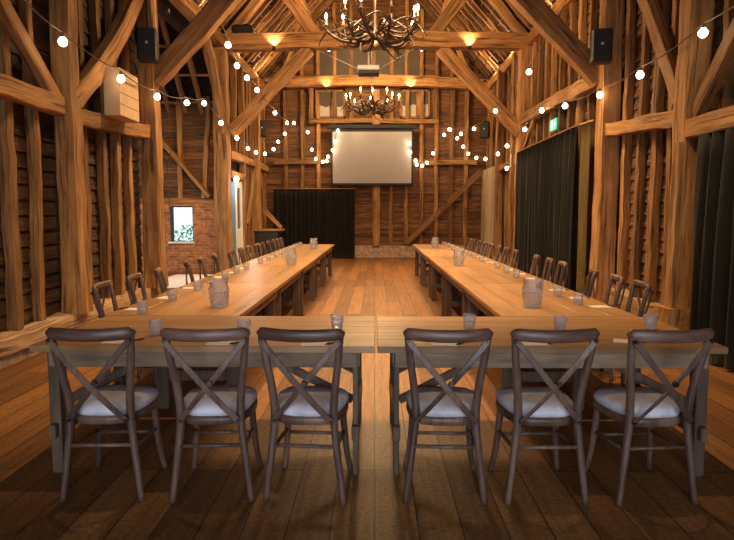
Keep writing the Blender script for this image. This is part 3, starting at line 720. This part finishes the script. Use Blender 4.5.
# ------------------------------------------------------------------ chairs
def seat_outline(n=32, sc=1.0):
    pts = []
    for k in range(n):
        a = 2 * math.pi * k / n; c, s_ = math.cos(a), math.sin(a)
        e = .62
        x = math.copysign(abs(c) ** e, c); y = math.copysign(abs(s_) ** e, s_)
        hw = .188 + .022 * y
        pts.append((x * hw * sc, y * .2 * sc + .02))
    return pts
def make_chair():
    t = empty('cross_back_chair', (0, 0, 0), 0, 'x', 'chair', 'x')
    bm = bmesh.new(); rings = []
    for sc_, z in ((.9, .445), (1.0, .452), (1.03, .472), (1.0, .492), (.9, .506), (.65, .515), (.3, .519)):
        rings.append([bm.verts.new((x, y, z)) for x, y in seat_outline(sc=sc_)])
    for a, b in zip(rings, rings[1:]):
        for k in range(32): bm.faces.new((a[k], a[(k + 1) % 32], b[(k + 1) % 32], b[k]))
    bm.faces.new(rings[0][::-1]); bm.faces.new(rings[-1])
    st = from_bm('seat_cushion', bm, M['seat'], t, smooth=True); st['label'] = 'pale grey leather pad'
    bm = bmesh.new(); rings = []
    for sc_, z in ((.96, .402), (1.02, .406), (1.03, .43), (1.02, .448), (.9, .449)):
        rings.append([bm.verts.new((x, y, z)) for x, y in seat_outline(sc=sc_)])
    for a, b in zip(rings, rings[1:]):
        for k in range(32): bm.faces.new((a[k], a[(k + 1) % 32], b[(k + 1) % 32], b[k]))
    bm.faces.new(rings[0][::-1]); bm.faces.new(rings[-1])
    from_bm('seat_frame', bm, M['chair'], t, smooth=True)
    for s in (-1, 1):
        tube('back_leg', [(s * .205, -.205, 0), (s * .178, -.195, .22), (s * .155, -.185, .44), (s * .163, -.2, .60), (s * .187, -.235, .78), (s * .2, -.262, .905)],
             [.0165, .019, .0215, .021, .0195, .018], M['chair'], t, 10, 5)
        tube('front_leg', [(s * .158, .155, .42), (s * .165, .17, .28), (s * .178, .19, .12), (s * .198, .215, 0)], [.021, .019, .017, .015], M['chair'], t, 10, 4)
        tube('stretcher', [(s * .165, -.195, .285), (s * .165, .17, .255)], .011, M['chair'], t, 8)
        # cross slat and its bolts
        off = -.006 if s > 0 else -.016
        pts = []
        for k in range(13):
            f = k / 12; b = math.sin(math.pi * f)
            pts.append((s * (.197 - .345 * f), -.262 + .055 * f - .028 * b + off - .012, .875 - .43 * f))
        sl = ribbon('cross_slat', pts, (1, 0, .7), .031, .010, M['chair'], t)
        for p in (pts[0], pts[-1]):
            bm = bmesh.new()
            vs = bmesh.ops.create_cone(bm, cap_ends=True, segments=10, radius1=.012, radius2=.009, depth=.012)['verts']
            bmesh.ops.rotate(bm, verts=vs, cent=(0, 0, 0), matrix=Matrix.Rotation(R(90), 3, 'X')); bmesh.ops.translate(bm, verts=vs, vec=(p[0], p[1] - .008, p[2]))
            from_bm('bolt', bm, M['bolt'], sl, smooth=False)
    bm = bmesh.new()
    vs = bmesh.ops.create_cone(bm, cap_ends=True, segments=12, radius1=.016, radius2=.012, depth=.02)['verts']
    bmesh.ops.rotate(bm, verts=vs, cent=(0, 0, 0), matrix=Matrix.Rotation(R(90), 3, 'X')); bmesh.ops.translate(bm, verts=vs, vec=(.02, -.29, .66))
    from_bm('centre_bolt', bm, M['bolt'], t)
    tube('stretcher', [(-.166, -.197, .30), (.166, -.197, .30)], .011, M['chair'], t, 8)
    tube('stretcher', [(-.166, .172, .235), (.166, .172, .235)], .011, M['chair'], t, 8)
    # wide curved top rail with rounded ends
    bm = bmesh.new(); rings = []; n = 20
    for k in range(n + 1):
        f = -1 + 2 * k / n; x = f * .222; y = -.258 - .045 * (1 - f * f)
        e = max(.28, math.sqrt(max(0, 1 - (max(0, abs(f) - .86) / .14) ** 2)))
        h = .031 * e; th = .0155 * (.5 + .5 * e); zc = .908 - .006 * (1 - f * f)
        rings.append([bm.verts.new((x, y + b * th, zc + a * h)) for a, b in ((-1, -.5), (-.7, -1), (0, -1.1), (.7, -1), (1, -.4), (1, .4), (.7, 1), (-.7, 1), (-1, .5))])
    for a, b in zip(rings, rings[1:]):
        for k in range(9): bm.faces.new((a[k], a[(k + 1) % 9], b[(k + 1) % 9], b[k]))
    bm.faces.new(rings[0][::-1]); bm.faces.new(rings[-1])
    from_bm('top_rail', bm, M['rail'], t, smooth=True)
    return t
ch = make_chair(); reparent_index()
FX = [(-1.435, 2), (-.862, 3), (-.353, -4), (.373, -2), (.886, 2), (1.445, 5)]
FL = ['dark cross-back chair at the far left of the front row', 'dark cross-back chair standing second from left in the front row', 'dark cross-back chair at the left of the gap between the front tables',
      'dark cross-back chair at the right of the gap between the front tables', 'dark cross-back chair standing second from right in the front row', 'dark cross-back chair at the far right of the front row']
for i, (x, a) in enumerate(FX):
    c = ch if i == 0 else copy_tree(ch)
    c.location = (x, 3.21, 0); c.rotation_euler = (0, 0, R(a)); c['label'] = FL[i]; c['group'] = 'cross-back chairs along the front'
YS = []
RY = [5.03, 5.54, 6.15, 7.14, 7.66, 8.3, 9.5, 10.15, 10.75, 11.5, 12.1, 12.75, 13.4, 13.9, 14.4]
LY = [4.92, 5.58, 6.25, 7.22, 7.78, 8.45, 9.4, 10.05, 10.7, 11.45, 12.1, 12.7, 13.35, 13.85, 14.4]
for s, nm, ys in ((-1, 'left', LY), (1, 'right', RY)):
    for k, y in enumerate(ys):
        c = copy_tree(ch)
        c.location = (s * 1.955 + (-.03 if s < 0 else .0), y, 0); c.rotation_euler = (0, 0, R(s * (90 - (13 if k < 6 else 5))) + R(random.uniform(-6, 6)))
        c['label'] = f'cross-back chair on the {nm} side, {ORD[k]} from the front along the arm'; c['group'] = f'cross-back chairs along the {nm} arm'

# ------------------------------------------------------------------ tableware
def dia(k, z): return 1 + .06 * (1 if (k + int(z * 60)) % 2 else -1)
def make_tumbler():
    t = empty('glass_tumbler', (0, 0, 0), 0, 'x', 'glass', 'x')
    bm = bmesh.new()
    prof = [(.030, 0), (.034, .006)] + [(.035 + .006 * f / 5, .012 + .013 * f) for f in range(6)] + [(.042, .092), (.0395, .092), (.037, .05), (.031, .012), (.0, .011)]
    lathe(bm, prof, 18, lambda k, z: dia(k, z) if .01 < z < .08 else 1, True, False)
    from_bm('tumbler_body', bm, M['glass'], t)
    bm = bmesh.new(); lathe(bm, [(.030, .0125), (.0355, .045)], 18); from_bm('water', bm, M['water'], t)
    return t
def make_jug():
    t = empty('glass_jug', (0, 0, 0), 0, 'x', 'jug', 'x')
    bm = bmesh.new()
    prof = [(.058, 0), (.066, .01)] + [(.067 + .012 * f / 8, .02 + .016 * f) for f in range(9)] + [(.075, .165), (.070, .185), (.072, .205), (.078, .232), (.074, .232), (.067, .2), (.066, .18), (.074, .14), (.062, .02), (.0, .018)]
    lathe(bm, prof, 22, lambda k, z: dia(k, z) if .015 < z < .16 else 1, True, False)
    from_bm('jug_body', bm, M['glass'], t)
    bm = bmesh.new(); lathe(bm, [(.060, .0205), (.07, .08), (.072, .115)], 22); from_bm('water', bm, M['water'], t)
    h = tube('handle', [(.074, 0, .195), (.11, 0, .2), (.128, 0, .165), (.12, 0, .11), (.078, 0, .07)], .009, M['glass'], t, 8, 5)
    return t
def make_card():
    c = box('menu_card', (-.075, -.05, 0), (.075, .05, .003), M['card'], None, 0); tag(c, 'x', 'card', 'x'); return c
def make_pen():
    e = empty('pen', (0, 0, 0), 0, 'x', 'pen', 'x')
    tube('barrel', [(-.065, 0, .0045), (.055, 0, .0045), (.068, 0, .0045)], [.0042, .0042, .001], M['pen'], e, 8)
    box('clip', (-.06, -.0015, .0085), (-.025, .0015, .0105), M['metal'], e, 0); return e
tum, jug, card, pen = make_tumbler(), make_jug(), make_card(), make_pen(); reparent_index()
used = set()
def put(proto, x, y, z, rz, label, group):
    o = proto if proto.name not in used else copy_tree(proto)
    used.add(proto.name); o.location = (x, y, z); o.rotation_euler = (0, 0, rz); o['label'] = label; o['group'] = group
    return o
TZ = .7605
seat_nm = ['chair at the far left of the front row', 'second front chair from the left', 'chair just left of the table gap', 'chair just right of the table gap', 'second front chair from the right', 'chair at the far right of the front row']
for i, (gx, gy) in enumerate([(-1.344, 3.616), (-.804, 3.63), (-.245, 3.82), (.614, 3.86), (1.186, 3.81), (1.778, 3.85)]):
    put(tum, gx, gy, TZ, random.random(), f'small cut-glass tumbler before the {seat_nm[i]}', 'tumblers on the front tables')
for i, (gx, gy) in enumerate([(-1.50, 3.42), (-.885, 3.385), (-.345, 3.375), (.40, 3.385), (.916, 3.40), (1.47, 3.46)]):
    a = R([3, -3, 2, 0, 2, -22][i])
    put(card, gx, gy, TZ, a, f'white menu card before the {seat_nm[i]}', 'menu cards on the front tables')
    px, py = gx + .10 * math.cos(a), gy + .10 * math.sin(a)
    put(pen, px, py + .01, TZ, a + R(55), f'black pen before the {seat_nm[i]}', 'pens on the front tables')
for s, nm, ys in ((-1, 'left', LY), (1, 'right', RY)):
    xo = -2.0 if s < 0 else 1.93
    for k, y in enumerate(ys):
        jx, jy = random.uniform(-.02, .02), random.uniform(-.05, .05)
        yy = y - .28 + jy
        put(card, xo - s * .15 + jx, yy, TZ, R(90) + R(random.uniform(-10, 10)) if k % 2 else R(random.uniform(-12, 12)), f'white menu card, {ORD[k]} place setting from the front on the {nm} arm', f'menu cards on the {nm} arm')
        put(tum, xo - s * .28 + jx, yy - .20 if s < 0 else yy + .13, TZ, random.random(), f'cut-glass tumbler, {ORD[k]} place setting from the front on the {nm} arm', f'tumblers on the {nm} arm')
        if k < 6: put(pen, xo - s * .045 + jx, yy + .03, TZ, R(random.uniform(60, 120)), f'black pen, {ORD[k]} place setting from the front on the {nm} arm', f'pens on the {nm} arm')
for i, (x, y, rz, lb) in enumerate([(-1.24, 4.72, 180, 'cut-glass water jug nearest the camera on the left arm'), (-1.2, 8.55, 170, 'cut-glass water jug halfway down the left arm'), (-1.29, 12.6, 90, 'cut-glass water jug near the far end of the left arm'),
                                    (1.25, 4.75, 0, 'cut-glass water jug nearest the camera on the right arm'), (1.2, 8.6, 30, 'cut-glass water jug halfway down the right arm'), (1.31, 13.1, 90, 'cut-glass water jug near the far end of the right arm')]):
    put(jug, x, y, TZ, R(rz), lb, 'water jugs on the table arms')

# ------------------------------------------------------------------ festoon strings
bm = bmesh.new(); bmesh.ops.create_uvsphere(bm, u_segments=14, v_segments=10, radius=.048)
for v in bm.verts:
    if v.co.z > .015: v.co.x *= .85; v.co.y *= .85; v.co.z *= 1.2
bulb_me = bpy.data.meshes.new('bulb'); bm.to_mesh(bulb_me); bm.free(); bulb_me.materials.append(M['bulb'])
for p in bulb_me.polygons: p.use_smooth = True
bm = bmesh.new(); lathe(bm, [(.016, .03), (.02, .04), (.02, .085), (.008, .1)], 10); sock_me = bpy.data.meshes.new('bulb_socket'); bm.to_mesh(sock_me); bm.free(); sock_me.materials.append(M['cable'])
def festoon(label, pts, start):
    """pts: (x,y,z,is_bulb) bulb centres / hook points"""
    o = Vector(pts[start][:3]); root = empty('festoon_string', o, 0, label, 'string lights', 'festoon lights strung across the barn')
    path = [Vector(p[:3]) - o + Vector((0, 0, .1 if p[3] else 0)) for p in pts]
    full = []
    for a, b in zip(path, path[1:]):
        n = 5; sag = min(.10, (b - a).length * .035)
        for k in range(n):
            f = k / n; q = a.lerp(b, f); q.z -= sag * math.sin(math.pi * f); full.append(q)
    full.append(path[-1])
    tube('cable', full, .008, M['cable'], root, 6)
    for p in pts:
        if p[3]:
            b = bpy.data.objects.new('bulb', bulb_me); col.objects.link(b); b.parent = root; b.location = Vector(p[:3]) - o
            sk = bpy.data.objects.new('bulb_socket', sock_me); col.objects.link(sk); sk.parent = b
    return root
festoon('festoon string looping along the left wall posts', [(-3.4, 5.75, 3.62, 0), (-3.4, 6.69, 3.365, 1), (-3.25, 7.825, 3.22, 1), (-3.36, 9.42, 3.3, 1), (-3.4, 11.03, 3.498, 1), (-3.4, 12.14, 3.69, 1), (-3.4, 13.44, 3.5, 1),
         (-3.4, 14.965, 3.36, 1), (-3.4, 16.24, 3.246, 1), (-3.4, 17.33, 3.25, 1), (-3.4, 18.75, 3.35, 1), (-3.34, 20.0, 3.62, 1), (-3.2, 20.05, 3.87, 1), (-2.97, 20.05, 4.13, 1), (-2.44, 20.05, 4.8, 0)], 1)
festoon('festoon string falling from the left brace to the left side of the screen', [(-2.60, 9.6, 4.98, 0), (-2.364, 9.9, 4.203, 1), (-2.473, 11, 4.14, 1), (-2.506, 12, 4.15, 1), (-2.545, 13.2, 4.16, 1), (-2.557, 15.6, 4.07, 1), (-2.6, 18, 4.175, 1),
         (-2.579, 19.4, 4.38, 1), (-2.438, 20.05, 4.8, 0), (-2.213, 20.05, 4.18, 1), (-2.086, 20.05, 3.61, 1), (-1.956, 20.05, 3.31, 1), (-1.724, 20.03, 3.216, 1), (-1.6, 20.03, 3.235, 1), (-1.55, 20.02, 3.38, 1), (-1.391, 20.0, 3.59, 1), (-1.307, 20.0, 3.88, 1), (-1.222, 20.0, 4.22, 1)], 1)
festoon('festoon string looping along the right wall posts', [(3.4, 5.4, 3.52, 0), (3.4, 6.471, 3.37, 1), (3.4, 7.949, 3.277, 1), (3.4, 9.33, 3.293, 1), (3.4, 11.017, 3.426, 1), (3.4, 12.524, 3.60, 1), (3.4, 13.921, 3.413, 1), (3.4, 15.74, 3.246, 1),
         (3.4, 16.87, 3.153, 1), (3.4, 18.76, 3.187, 1), (3.33, 20.05, 3.34, 1), (3.065, 20.05, 3.47, 1), (2.897, 20.05, 3.70, 1), (2.696, 20.05, 3.975, 1), (2.462, 20.05, 4.25, 1), (2.43, 20.05, 4.37, 0)], 1)
festoon('festoon string falling from the right brace to the right side of the screen', [(2.985, 9.6, 4.885, 0), (2.738, 11, 4.017, 1), (3.2, 14.3, 4.44, 0), (2.824, 14.4, 3.906, 1), (2.877, 17.8, 3.963, 1), (2.67, 19, 3.977, 1), (2.429, 20.05, 4.266, 1),
         (2.267, 20.05, 4.089, 1), (1.912, 20.05, 3.489, 1), (1.717, 20.05, 3.179, 1), (1.553, 20.05, 3.081, 1), (1.377, 20.05, 3.114, 1), (1.336, 20.03, 3.255, 1), (1.153, 20.0, 3.506, 1), (1.118, 20.0, 3.815, 1)], 1)

# ------------------------------------------------------------------ antler chandeliers
def make_chandelier():
    rnd = random.Random(5)
    t = empty('antler_chandelier', (0, 0, 0), 0, 'x', 'chandelier', 'antler chandeliers')
    bm = bmesh.new(); lathe(bm, [(.02, -.02), (.09, 0), (.12, .05), (.08, .1), (.05, .16), (.02, .5), (.012, .9)], 12); from_bm('hub', bm, M['antler'], t, smooth=True)
    tube('chain', [(0, 0, .9), (0, 0, 1.25)], .012, M['metal'], t, 6)
    fb = bmesh.new(); lathe(fb, [(.006, 0), (.02, .02), (.024, .045), (.016, .075), (.003, .105)], 12)
    fme = bpy.data.meshes.new('flame_bulb'); fb.to_mesh(fme); fb.free(); fme.materials.append(M['flame'])
    cb = bmesh.new(); lathe(cb, [(.016, 0), (.016, .09), (.012, .095)], 10); lathe(cb, [(.012, -.012), (.04, -.004), (.042, 0), (.012, .002)], 12)
    cme = bpy.data.meshes.new('candle'); cb.to_mesh(cme); cb.free(); cme.materials.append(M['candle'])
    for i in range(10):
        a = 2 * math.pi * (i + .25 * rnd.random()) / 10; r = .82 if i % 2 else .66; zz = .08 + (.28 if i % 2 == 0 else .16) + rnd.uniform(-.04, .04)
        ca, sa = math.cos(a), math.sin(a)
        def P(rr, z, off=0): return (ca * rr - sa * off, sa * rr + ca * off, z)
        bmA = bmesh.new(); sw = rnd.uniform(-.12, .12)
        main = smooth_path([P(.05, .06), P(r * .35, -.08, sw), P(r * .72, -.05, sw * .6), P(r, zz - .1), P(r + .02, zz)], 6)
        add_tube(bmA, main, [.036 - .02 * k / (len(main) - 1) for k in range(len(main))], 8)
        for j, f in enumerate((.35, .55, .75)):
            q = main[int(f * (len(main) - 1))]; up = rnd.choice((1, 1, -1)); sd = rnd.uniform(-.25, .25)
            tip = q + Vector((ca * .12 - sa * sd, sa * .12 + ca * sd, up * rnd.uniform(.14, .26)))
            mid = q.lerp(tip, .5) + Vector((ca * .05, sa * .05, -.03))
            tn = smooth_path([q, mid, tip], 5); add_tube(bmA, tn, [.018 * (1 - .85 * k / (len(tn) - 1)) for k in range(len(tn))], 7)
        # loose antler sweeping outward below
        sd = rnd.uniform(-.4, .4)
        tn = smooth_path([P(.12, .12), P(.4, .22, sd * .5), P(.75, .02, sd), P(.95, .14, sd * 1.2)], 6); add_tube(bmA, tn, [.022 * (1 - .85 * k / (len(tn) - 1)) for k in range(len(tn))], 7)
        for q in range(2):
            sd = rnd.uniform(-.5, .5); hz = rnd.uniform(.0, .3)
            tn = smooth_path([P(.15, hz, sd * .3), P(.42, hz - .12, sd), P(.7, hz + .02, sd * .6), P(.86 + rnd.uniform(-.1, .12), hz + rnd.uniform(-.1, .22), sd * .2)], 6); add_tube(bmA, tn, [.024 * (1 - .8 * k / (len(tn) - 1)) for k in range(len(tn))], 7)
        from_bm('antler', bmA, M['antler'], t, smooth=True)
        cd = bpy.data.objects.new('candle', cme); col.objects.link(cd); cd.parent = t; cd.location = P(r + .02, zz)
        fo = bpy.data.objects.new('flame_bulb', fme); col.objects.link(fo); fo.parent = cd; fo.location = (0, 0, .095)
    return t
chd = make_chandelier(); reparent_index()
chd.location = (.0, 10.6, 4.48); chd['label'] = 'large antler chandelier with candle bulbs nearest the camera'
c2 = copy_tree(chd); c2.location = (-.1, 18.4, 4.62); c2.rotation_euler = (0, 0, R(18)); c2['label'] = 'smaller looking antler chandelier hanging before the white screen'
for c, y, zt in ((chd, 10.6, 9.85), (c2, 18.4, 9.85)):
    tg = tube('chain', [(0, 0, 1.25), (0, 0, zt - c.location.z)], .012, M['metal'], c, 6)

# ------------------------------------------------------------------ lamps and light
def lamp(kind, name, loc, energy, color, **k):
    l = bpy.data.lights.new(name, kind); l.energy = energy; l.color = color
    for a, v in k.items(): setattr(l, a, v)
    o = bpy.data.objects.new(name, l); col.objects.link(o); o.location = loc; return o
def aim(o, target):
    o.rotation_euler = (Vector(target) - o.location).to_track_quat('-Z', 'Y').to_euler()
AMB = (1, .655, .32); WARM = (1, .62, .30)
lamp('POINT', 'chandelier_light', (0, 10.1, 5.75), 520, AMB, shadow_soft_size=.6)
lamp('POINT', 'door_lamp_light', (-3.2, 15.7, 2.3), 14, (1, .85, .7), shadow_soft_size=.1)
lamp('POINT', 'chandelier_light', (-.1, 17.8, 5.75), 350, AMB, shadow_soft_size=.4)
def uplight(loc, dirn, energy, label, angle=95, down=False):
    e = empty('beam_spotlight', loc, 0, label, 'lamp', 'small spotlights fixed to the timbers')
    bm = bmesh.new(); lathe(bm, [(.03, -.05), (.04, -.04), (.042, .03), (.03, .032)], 12); hs = from_bm('lamp_housing', bm, M['metal'], e)
    bm = bmesh.new(); lathe(bm, [(.03, .033), (.02, .036)], 12); fc = from_bm('lamp_face', bm, M['lampface'], e)
    q = Vector(dirn).to_track_quat('Z', 'Y').to_euler(); hs.rotation_euler = q; fc.rotation_euler = q
    l = lamp('SPOT', 'spot_beam', Vector(loc) + Vector(dirn).normalized() * .06, energy, AMB, spot_size=R(angle), spot_blend=.9, shadow_soft_size=.05)
    l.rotation_euler = Vector(dirn).to_track_quat('-Z', 'Y').to_euler()
    return e
# washers on the faces of the tie beams
for x, nm in ((-2.42, 'left'), (-.05, 'centre'), (2.25, 'right')):
    uplight((x, 14.72, 5.44), (0, .22, 1), 45, f'tiny spotlight washing the {nm} of the chandelier tie beam', 110)
for x, nm in ((-1.6, 'left'), (1.15, 'right')):
    uplight((x, 19.98, 5.55), (0, .2, 1), 40, f'tiny spotlight washing the {nm} of the back wall tie beam', 110)
# uplights by the wall plates
for s, nm in ((-1, 'left'), (1, 'right')):
    for k, y in enumerate((11.2, 13.2, 16.4, 18.6)):
        uplight((s * 3.3, y, 5.5), (s * .12, 0, 1), 85, f'{ORD[k]} small uplight along the {nm} wall plate below the rafters', 150)
# downlights over the tables from the tie beams
for y, e_, dy, ang, nm in ((4.55, 420, .42, 92, 'nearest'), (9.4, 480, .1, 125, 'speaker post'), (14.7, 380, .1, 125, 'chandelier')):
    for s, sn in ((-1, 'left'), (1, 'right')):
        tx = s * 1.35
        uplight((s * 1.1, y, 5.40), (s * .06, dy, -1), e_, f'downlight under the {nm} tie beam over the {sn} tables', ang)
uplight((-3.30, 9.80, 4.7), (-.25, 1, -.62), 320, 'added fill spotlight behind the left speaker post brightening the brick wall', 60)  # unseen spot added to brighten the brick, not a lamp of the barn
# daylight: sky through the openings
def area(name, loc, target, sx, sy, energy, color):
    l = lamp('AREA', name, loc, energy, color, shape='RECTANGLE', size=sx, size_y=sy); aim(l, target); return l
area('daylight_front_glazing', (0, -2.95, 1.5), (0, 5, 1.0), 4.6, 2.7, 29, (.80, .84, 1)).data.spread = R(80)
area('daylight_porch_door', (-7.0, 12.6, 1.4), (-3, 13.2, .4), 2.4, 2.4, 22, (.9, .96, 1))

w = bpy.data.worlds.new('sky'); sc.world = w; w.use_nodes = True; nt = w.node_tree
bg = nt.nodes['Background']; bg.inputs[0].default_value = (.72, .92, 1, 1); bg.inputs[1].default_value = 1.0

# garden outside the porch window
gl = box('lawn', (-14, 15.8, -.2), (-4.2, 34, -.05), M['lawn'], None, 0); struct(gl)
for i, (x, y, r, lb) in enumerate([(-6.3, 20.5, .55, 'low green shrub seen through the small porch window'), (-7.4, 24, .9, 'larger green shrub further out past the small porch window')]):
    bm = bmesh.new(); rr = random.Random(i)
    for k in range(260):
        th = rr.uniform(0, 6.28); ph = math.acos(rr.uniform(-.2, 1)); q = Vector((math.sin(ph) * math.cos(th), math.sin(ph) * math.sin(th), math.cos(ph))) * r * rr.uniform(.6, 1)
        vs = [bm.verts.new(q + Vector((rr.uniform(-.1, .1), rr.uniform(-.1, .1), rr.uniform(-.1, .1)))) for _ in range(3)]; bm.faces.new(vs)
    o = from_bm('garden_shrub', bm, M['leaf'], None, (x, y, r * .2)); tag(o, lb, 'shrub')

# ------------------------------------------------------------------ camera and view
cd = bpy.data.cameras.new('camera'); cam = bpy.data.objects.new('camera', cd); col.objects.link(cam)
cd.sensor_width = 36; cd.lens = 600 / 734 * 36; cd.clip_end = 200
cam.location = (0, 0, 1.5); cam.rotation_euler = (R(90 - 5.33), 0, R(.76))
sc.camera = cam
sc.view_settings.view_transform = 'Standard'; sc.view_settings.look = 'None'; sc.view_settings.exposure = 0.7; sc.view_settings.gamma = 1; sc.view_settings.use_curve_mapping = False
cy = sc.cycles
cy.use_denoising = True; cy.max_bounces = 8; cy.diffuse_bounces = 4; cy.glossy_bounces = 4; cy.transparent_max_bounces = 12; cy.sample_clamp_indirect = 6; cy.caustics_reflective = False; cy.caustics_refractive = False
